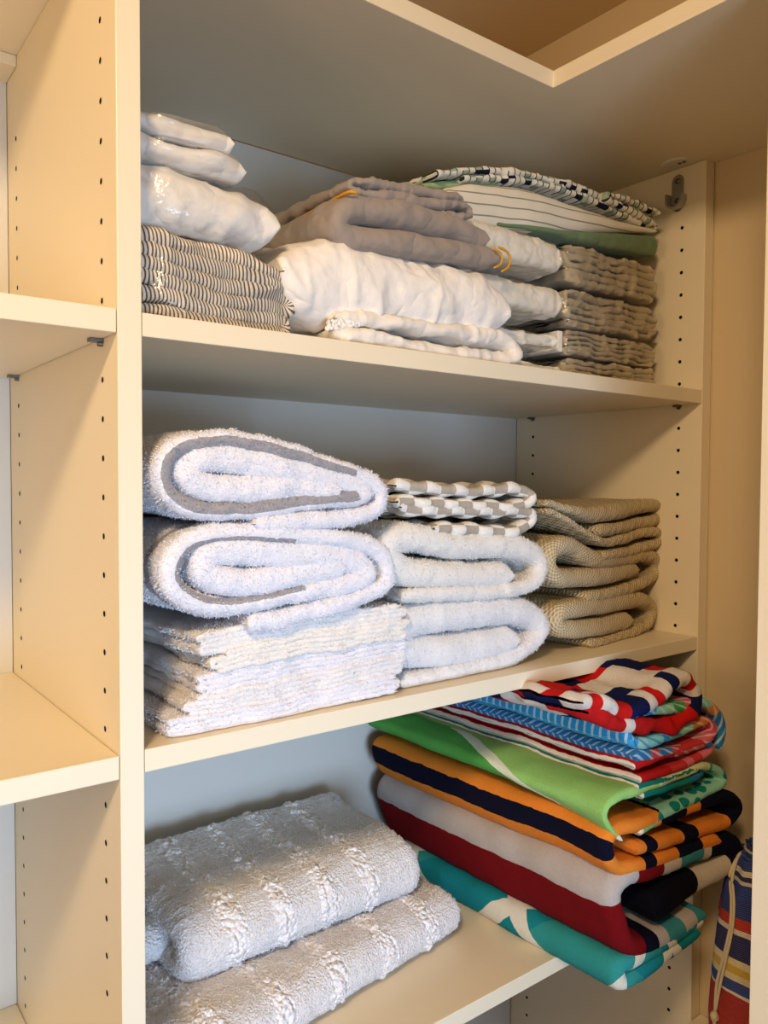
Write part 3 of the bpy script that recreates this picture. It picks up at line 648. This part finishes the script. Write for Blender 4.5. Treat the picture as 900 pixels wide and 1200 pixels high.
# ================= TOP SHELF
def shell(name, parent, x0, x1, y0, y1, z0, z1, seed, amp=.003, ex=.35, rz=0., pinch=0):
    """thin clear bag around a folded thing: wrinkled rounded box"""
    n1, n2 = 60, 46; u = np.linspace(-math.pi / 2, math.pi / 2, n2); w = np.linspace(-math.pi, math.pi, n1, endpoint=False)
    sp = lambda c: np.sign(c) * np.abs(c) ** ex
    X = sp(np.cos(u))[:, None] * sp(np.cos(w))[None]; Y = sp(np.cos(u))[:, None] * sp(np.sin(w))[None]; Zz = np.repeat(sp(np.sin(u))[:, None], n1, 1)
    if pinch: 
        k = np.clip((X - .55) / .45, 0, 1); Zz = Zz * (1 - pinch * k)
    P = np.stack([(x0 + x1) / 2 + X * (x1 - x0) / 2, (y0 + y1) / 2 + Y * (y1 - y0) / 2, (z0 + z1) / 2 + Zz * (z1 - z0) / 2], -1).reshape(-1, 3)
    P = P + amp * np.stack([vn(P, 35, seed), vn(P, 35, seed + 3), vn(P, 45, seed + 6)], -1)
    P[:, 0] = np.maximum(P[:, 0], .0008); P[:, 2] = np.maximum(P[:, 2], Z1 + .0006)
    I = np.arange(n1 * n2).reshape(n2, n1); F = np.stack([I[:-1], np.roll(I[:-1], -1, 1), np.roll(I[1:], -1, 1), I[1:]], -1).reshape(-1, 4)
    off = np.array(parent.location)
    return link(name, mesh_np(name, P - off, F), M['wrap'], parent)

FA = Frame(.0, .022, 0)
# A1 striped sheets in a bag
def ticking(L):
    b = MB('brown_ticking', .85, .15); u, v = b.uv(.0008, 50)
    f = b.math('FRACT', b.math('DIVIDE', b.math('ADD', u, b.math('MULTIPLY', v, .25)), .0034)); b.color(b.mix(b.math('LESS_THAN', f, .42), 'd9cfbc', '66574a'), .08, 120); b.bump(b.noise(60, 4), .003, .6); M['ticking'] = b.m; return b.m
t1 = empty('bagged_sheets', (.08, .12, Z1)); prop(t1, 'brown and white pinstriped sheets in a clear bag against the divider', 'bedding')
CA = Cloth(FA, 31, (.005, .06), (.0035, .025))
pts = zig(-.02, .152, Z1 + .0065, 6, .0125, start=1, jitter=.007, gap=.98)
pts = [(x * (1 - max(0, (z - Z1 - .04)) * 2.4) + .0, z - .22 * max(0, x - .09) * ((z - Z1) / .07)) for x, z in pts]
V, F, UV, L = sweep(pts, .0125, .0, .24, .0028, .005)
CA.build('folded_sheet', V, F, UV, ticking(L), parent=t1, disp=lambda P, UV, V: crease(P, .0035, 26, 3, (.5, .6, 1.2)), clampz=Z1 + .0012)
shell('plastic_bag', t1, .002, .160, .016, .27, Z1, Z1 + .077, 3, .003)
# A2 white comforter in clear bag
t2 = empty('bagged_comforter', (.07, .13, Z1 + .077)); prop(t2, 'white folded comforter in a clear plastic bag lying on the pinstriped sheets', 'bedding')
V, F, UV, L = sweep([(-.03, Z1 + .104), (.02, Z1 + .106), (.09, Z1 + .102), (.136, Z1 + .0975)], .050, .0, .24, .003, .005, thick=[(0, 1.1), (.55, 1.06), (.85, .95), (1, .85)], edge=.020, endr=.4)
cotton('white_cotton', 'e4dfd6')
CA.build('folded_comforter', V, F, UV, M['white_cotton'], parent=t2, disp=lambda P, UV, V: crease(P, .0035, 22, 5, (1, .5, 1)))
shell('plastic_bag', t2, .002, .150, .016, .27, Z1 + .0775, Z1 + .134, 8, .0035, .4, pinch=.55)
# A3, A4
for (x1_, za, zb_, lb, sd) in ((.104, .134, .1565, 'white pillowcase pack in clear plastic, lower of the two thin packs', 12), (.092, .157, .173, 'thin white pillowcase pack in clear plastic, topmost by the divider', 15)):
    tt = empty('bagged_pillowcase', (.05, .13, Z1 + za)); prop(tt, lb, 'bedding')
    hh = (zb_ - za) * .46
    V, F, UV, L = sweep([(x1_ - .012, Z1 + zb_ - hh * .62), (.05, Z1 + zb_ - hh * .58), (.008, Z1 + zb_ - hh * .6)] if False else [(-.02, Z1 + (za + zb_) / 2 ), (.05, Z1 + (za + zb_) / 2), (x1_ + .002, Z1 + (za + zb_) / 2)], (zb_ - za) * .96, .0, .23, .003, .005)
    CA.build('folded_pillowcase', V, F, UV, M['white_cotton'], parent=tt, disp=lambda P, UV, V: crease(P, .0014, 30, 5, (.6, .5, 1)))
    shell('plastic_bag', tt, .002, x1_ + .006, .014, .26, Z1 + za, Z1 + zb_ + .0005, sd, .0015, .45)

# B: loose sheets
FB = Frame(.16, .014, 0); CB = Cloth(FB, 41, (.004, .06), (.002, .022))
cotton('soft_white', 'ece7df')
cotton('soft_white_low', 'e9e2d6')
pB1 = [(392,388),(450,398),(520,411),(575,420),(600,420),(606,410),(590,399),(540,388),(480,378),(430,371),(392,372)]
V, F, UV, L = sweep(FB.path(pB1), .0165, 0, .28, .003, .004, thick=[(0, .8), (.4, 1.15), (.5, 1), (1, .9)])
o = CB.build('folded_sheet', V, F, UV, M['soft_white_low'], disp=lambda P, UV, V: crease(P, .005, 18, 3, (.4, .6, 1.2)), clampz=Z1 + .001, label='loosely folded white fitted sheet lying on the upper shelf under the puffy one', cat='sheet')
# gathered elastic edge of the fitted sheet
gx = []
for k in range(46):
    q = k / 45; x, y = 386 + q * 44, 381 - q * 6 + 5 * math.sin(k * 1.9); X, Zz = FB.px(x, y); gx.append((FB.o[0] + X, FB.o[1] + .004 + .003 * math.sin(k * 2.7), Zz))
tube('elastic_edge', gx, .0022, M['soft_white'], o, sub=5)
V, F, UV, L = sweep(FB.path([(332,318),(380,325),(450,334),(520,346),(570,358),(598,370)]), .078, 0, .27, .003, .004, thick=[(0, .82), (.15, 1.02), (.5, 1.0), (.75, 1.0), (.9, .85), (1, .7)], edge=.036, endr=.55)
CB.build('folded_sheet', V, F, UV, M['soft_white'], disp=lambda P, UV, V: .006 * ridge(P @ np.array([[.8, 0, -.6], [0, 1, 0], [.6, 0, .8]]), (26, 10, 7), 3) + crease(P, .004, 22, 8, (1.2, .5, .6)), label='big puffy white duvet cover folded in the middle of the upper shelf', cat='sheet')
CT = Cloth(FB, 44, (.003, .06), (.0018, .02))
cotton('taupe_cotton', '978b80', .05)
pB3 = [(588,301),(540,292),(490,284),(445,277),(418,272),(406,259),(416,245),(445,243),(500,253),(545,265),(578,280)]
V, F, UV, L = sweep(FB.path(pB3), .0255, .004, .27, .003, .004, thick=[(0, .95), (.4, .95), (.7, 1.15), (1, .9)])
oT = CT.build('folded_sheet', V, F, UV, M['taupe_cotton'], disp=lambda P, UV, V: crease(P, .002, 16, 3, (.3, .5, 1.2)), label='taupe folded sheet with gold piping lying on the puffy white duvet cover', cat='sheet')
b = MB('gold_piping', .7, .3); b.color('d99a1e', .08, 200); M['gold'] = b.m
def arc(pxs, y, fr=FB): 
    r = []
    for p in pxs: X, Zz = fr.px(*p); r.append((fr.o[0] + X, fr.o[1] + y, Zz))
    return r
tube('gold_piping', arc([(585,288),(596,294),(600,303),(597,313),(589,318)], .003), .0014, M['gold'], oT)
tube('gold_piping', arc([(577,291),(586,297),(588,305),(585,311),(578,314)], -.0005), .0013, M['gold'], oT)
a0 = arc([(404,225)], .0)[0]
V, F, UV, L = sweep(FB.path([(420,236),(470,243),(520,250),(550,252),(560,244),(550,236),(510,236),(460,226),(425,220),(418,213),(428,208),(470,215),(520,224),(550,231)]), .0085, .008, .27, .0025, .004)
oU = CT.build('folded_sheet', V, F, UV, M['taupe_cotton'], disp=lambda P, UV, V: crease(P, .003, 30, 7, (.35, .5, 1.6)), label='crumpled taupe flat sheet folded thin on top of the piped taupe sheet', cat='sheet')
tube('gold_piping', [(.222, .016, .4985), (.213, .02, .499), (.214, .06, .499), (.216, .12, .499)], .0016, M['gold'], oT)

# C: white packs, D: greige packs
FC = Frame(.45, .040, 0); FD = Frame(.6, .055, 0)
cotton('pack_white', 'f2e9d6'); cotton('greige_cotton', 'b8a98b', .08)
packs = [((578,262),(663,322)), ((595,316),(661,373)), ((598,372),(656,409)), ((600,408),(659,437))]
cl = ['topmost of the column, beside the gold piping', 'second from the top of the column', 'third from the top of the column', 'at the bottom of the column on the shelf']
for i, ((xa, ya), (xb, yb)) in enumerate(packs):
    xr_ = FC.px(xb, (ya + yb) / 2)[0]; zt = FC.px(xb, ya + 22)[1]; zb2 = FC.px(xb, yb)[1]
    if i == 3: zb2 = Z1 + .001
    h = zt - zb2; xl_ = -.07
    tt = empty('bagged_pillowcase', (FC.o[0] + xr_ / 2, .14, zb2)); prop(tt, 'white pillowcase pack in clear plastic, ' + cl[i], 'bedding')
    CC = Cloth(FC, 51 + i, (.001, .05), (.0008, .02))
    V, F, UV, L = sweep([(xl_, (zt + zb2) / 2), (0, (zt + zb2) / 2), (xr_ - .003, (zt + zb2) / 2)], h * .93, 0, .25, .003, .004, thick=[(0, 1), (1, .94)], edge=h * .25, endr=.16)
    def dd(P, UV, V, c=(zt + zb2) / 2, s_=i): 
        w = .004 * vn(P, 60, s_) ; return -.0035 * np.exp(-((P[:, 2] - c - w) / .0016) ** 2) - .0015 * np.exp(-((P[:, 2] - c - .012 - w) / .0012) ** 2) + crease(P, .0022, 35, s_, (.7, .6, 1))
    CC.build('folded_pillowcase', V, F, UV, M['pack_white'], parent=tt, disp=dd)
    shell('plastic_bag', tt, FC.o[0] + xl_ - .005, FC.o[0] + xr_ + .004, .036, .30, zb2, zt, 60 + i, .0018, .3)
dz = [(Z1 + .001, .393), (.395, .432), (.434, .474), (.476, .512)]
dz = []
for (ya, yb) in ((283, 331), (336, 380), (384, 414), (418, 443)):
    dz.append((FD.px(662, yb + 1)[1], FD.px(662, ya)[1]))
dlab = ['topmost of the greige column, under the green sheet', 'second from the top of the greige column', 'third down in greige column, card at left', 'lowest of the greige column, on the shelf']
for i, (z0_, z1_) in enumerate(dz):
    if i == 3: z0_ = Z1 + .001
    tt = empty('bagged_sheets', (.69, .15, z0_)); prop(tt, 'greige sheet set in clear plastic, ' + dlab[i], 'bedding')
    CD = Cloth(FD, 71 + i, (.003, .04), (.0026, .016)); nl = 5 if i < 3 else 4; h = (z1_ - z0_ - .002) / nl
    pts = zig(-.02 + .004 * (i % 2), .176 - .003 * (i % 3), z0_ + .001 + h / 2, nl, h, start=1 if i % 2 else -1, jitter=.006)
    V, F, UV, L = sweep(pts, h, 0, .24, .0028, .004)
    CD.build('folded_sheet', V, F, UV, M['greige_cotton'], parent=tt, disp=lambda P, UV, V, i=i: crease(P, .003, 40, i, (.6, .6, 1.4)) - .001 * np.abs(vn(P, (15, 15, 330), i)), clampz=z0_ + .0004)
    shell('plastic_bag', tt, .575, .787, .049, .31, z0_, z1_ + .001, 80 + i, .0022, .25)
    if i == 2:
        bm = bmesh.new(); box_bm(bm, .569, .578, .058, .2, z0_ + .003, z1_ - .004); b_ = bm_obj('cardboard_insert', bm, M['pack_white'], None, (0, 0, 0), bev=.001); b_.parent = tt; b_.location = -Vector(tt.location)

# E: green sheets, striped sheet and patterned flat sheet on top of the packs
FE = Frame(.6, .050, 0); CE = Cloth(FE, 91, (.002, .08), (.001, .025))
cotton('sage_cotton', '67805c', .05)
V, F, UV, L = sweep(FE.path([(585,262),(640,270),(700,279),(771,287)]), .030, 0, .26, .003, .004, thick=[(0, .12), (.35, .28), (.7, .75), (1, .95)], edge=.006, endr=.15)
CE.build('folded_sheet', V, F, UV, M['sage_cotton'], disp=lambda P, UV, V: .0006 * fbm(P, 40, 3), label='sage green sheet folded flat, resting on the greige packs', cat='sheet')
def e2(L):
    b = MB('grey_line_cotton', .85, .15); u, v = b.uv(.0012, 12)
    f = b.math('FRACT', b.math('DIVIDE', b.math('ADD', v, b.math('MULTIPLY', u, .02)), .0125)); b.color(b.mix(b.math('LESS_THAN', f, .14), 'dcd5c2', '8d8b74'), .04, 60); b.bump(b.noise(45, 3), .002, .5); M['e2'] = b.m; return b.m
V, F, UV, L = sweep(FE.path([(522,236),(570,240),(620,246),(690,258),(768,271)]), .062, -.002, .26, .003, .003, thick=[(0, .5), (.12, .8), (.35, .82), (.6, .52), (.85, .18), (1, .06)], edge=.010, endr=.2)
CE.build('folded_sheet', V, F, UV, e2(L), disp=lambda P, UV, V: .0008 * fbm(P, 30, 3), label='cream sheet with thin grey stripes tapering towards the right panel', cat='sheet')
def e3(L):
    b = MB('navy_dash_cotton', .85, .15); u, v = b.uv(.0006, 30)
    fu = b.math('FRACT', b.math('DIVIDE', u, .0105)); ln_ = b.math('LESS_THAN', fu, .16)
    cell = b.node('ShaderNodeTexWhiteNoise', noise_dimensions='2D'); cb = b.n.new('ShaderNodeCombineXYZ')
    b.l.new(b.math('FLOOR', b.math('DIVIDE', u, .0105)), cb.inputs[0]); b.l.new(b.math('FLOOR', b.math('DIVIDE', v, .009)), cb.inputs[1]); b.l.new(cb.outputs[0], cell.inputs['Vector'])
    r = cell.outputs['Value']; base = b.mix(b.math('GREATER_THAN', r, .90), 'ddd8c8', '93a48c'); base = b.mix(b.math('LESS_THAN', r, .08), base, '10182e')
    b.color(b.mix(b.math('MULTIPLY', ln_, b.math('GREATER_THAN', r, .25)), base, '2c3328'), .04, 60); M['e3'] = b.m; return b.m
em = e3(0)
pE3 = [(545,208),(600,210),(650,218),(700,236),(745,258),(766,268),(768,262),(745,250),(700,228),(655,212),(610,203),(560,199),(512,203)]
V, F, UV, L = sweep(FE.path(pE3), .0082, .0, .24, .0025, .004)
CE.build('folded_sheet', V, F, UV, em, disp=lambda P, UV, V: crease(P, .0028, 30, 3, (.5, .5, 1)), label='white sheet with navy dashed checks draped over the grey-striped sheet', cat='sheet')
pE5 = [(640,204),(680,215),(710,228),(735,240),(765,258),(758,249),(730,236),(700,222)]
V, F, UV, L = sweep(FE.path([(762,262),(735,246),(708,234),(715,229),(740,237),(768,252)]), .0075, -.006, .16, .0025, .004)
CE.build('pillowcase', V, F, UV, em, disp=lambda P, UV, V: .0025 * ridge(P, (60, 30, 60), 9), label='rumpled white pillowcase with navy dashes at the right end of the top pile', cat='pillowcase')
cotton('mint_cotton', 'a3b5a4', .04); cotton('green_cotton', '93ab7d', .04)
V, F, UV, L = sweep(FE.path([(462,216),(485,214),(515,218),(540,226)]), .016, .02, .22, .003, .004, thick=[(0, .5), (.4, 1.1), (1, .5)])
CE.build('folded_sheet', V, F, UV, M['mint_cotton'], disp=lambda P, UV, V: .002 * ridge(P, (30, 20, 50), 2), label='pale mint cloth peeking out behind the crumpled taupe sheet', cat='sheet')
V, F, UV, L = sweep(FE.path([(505,214),(540,212),(575,212),(596,213)]), .012, .012, .22, .003, .004, thick=[(0, .5), (.4, 1.), (1, .7)])
CE.build('folded_sheet', V, F, UV, M['green_cotton'], disp=lambda P, UV, V: .001 * ridge(P, (30, 20, 50), 2), label='light green cloth tucked under the dashed sheet at its left end', cat='sheet')

# ------------------------------------------------------------------ light
def area(name, loc, tgt, size, power, col, sy=None):
    l = bpy.data.lights.new(name, 'AREA'); l.energy = power; l.color = col; l.size = size
    if sy: l.shape = 'RECTANGLE'; l.size_y = sy
    o = bpy.data.objects.new(name, l); COL.objects.link(o); o.location = loc; o.rotation_euler = (Vector(tgt) - Vector(loc)).to_track_quat('-Z', 'Y').to_euler(); return o
area('ceiling_light', (-.62, -.80, .94), (-.2, -.2, -.1), .22, 17, (1, .72, .43))
area('warm_side_fill', (-1.15, -.45, .30), (0, .1, .1), .35, 3.2, (1, .70, .40))  # added fill, no lamp stands here: warms the divider's left face
o = area('window_light', (-.15, -1.45, -.22), (.22, .35, -.18), .6, 4.6, (.50, .70, 1)); o.data.spread = math.radians(80)
area('front_light', (.1, -1.4, .3), (.35, .3, .1), .7, 1.9, (1, .88, .72))
wd = bpy.data.worlds.new('world'); SC.world = wd; wd.use_nodes = True
wd.node_tree.nodes['Background'].inputs[0].default_value = (.75, .82, 1, 1); wd.node_tree.nodes['Background'].inputs[1].default_value = .10
SC.view_settings.view_transform = 'Standard'; SC.view_settings.look = 'None'; SC.view_settings.exposure = .15
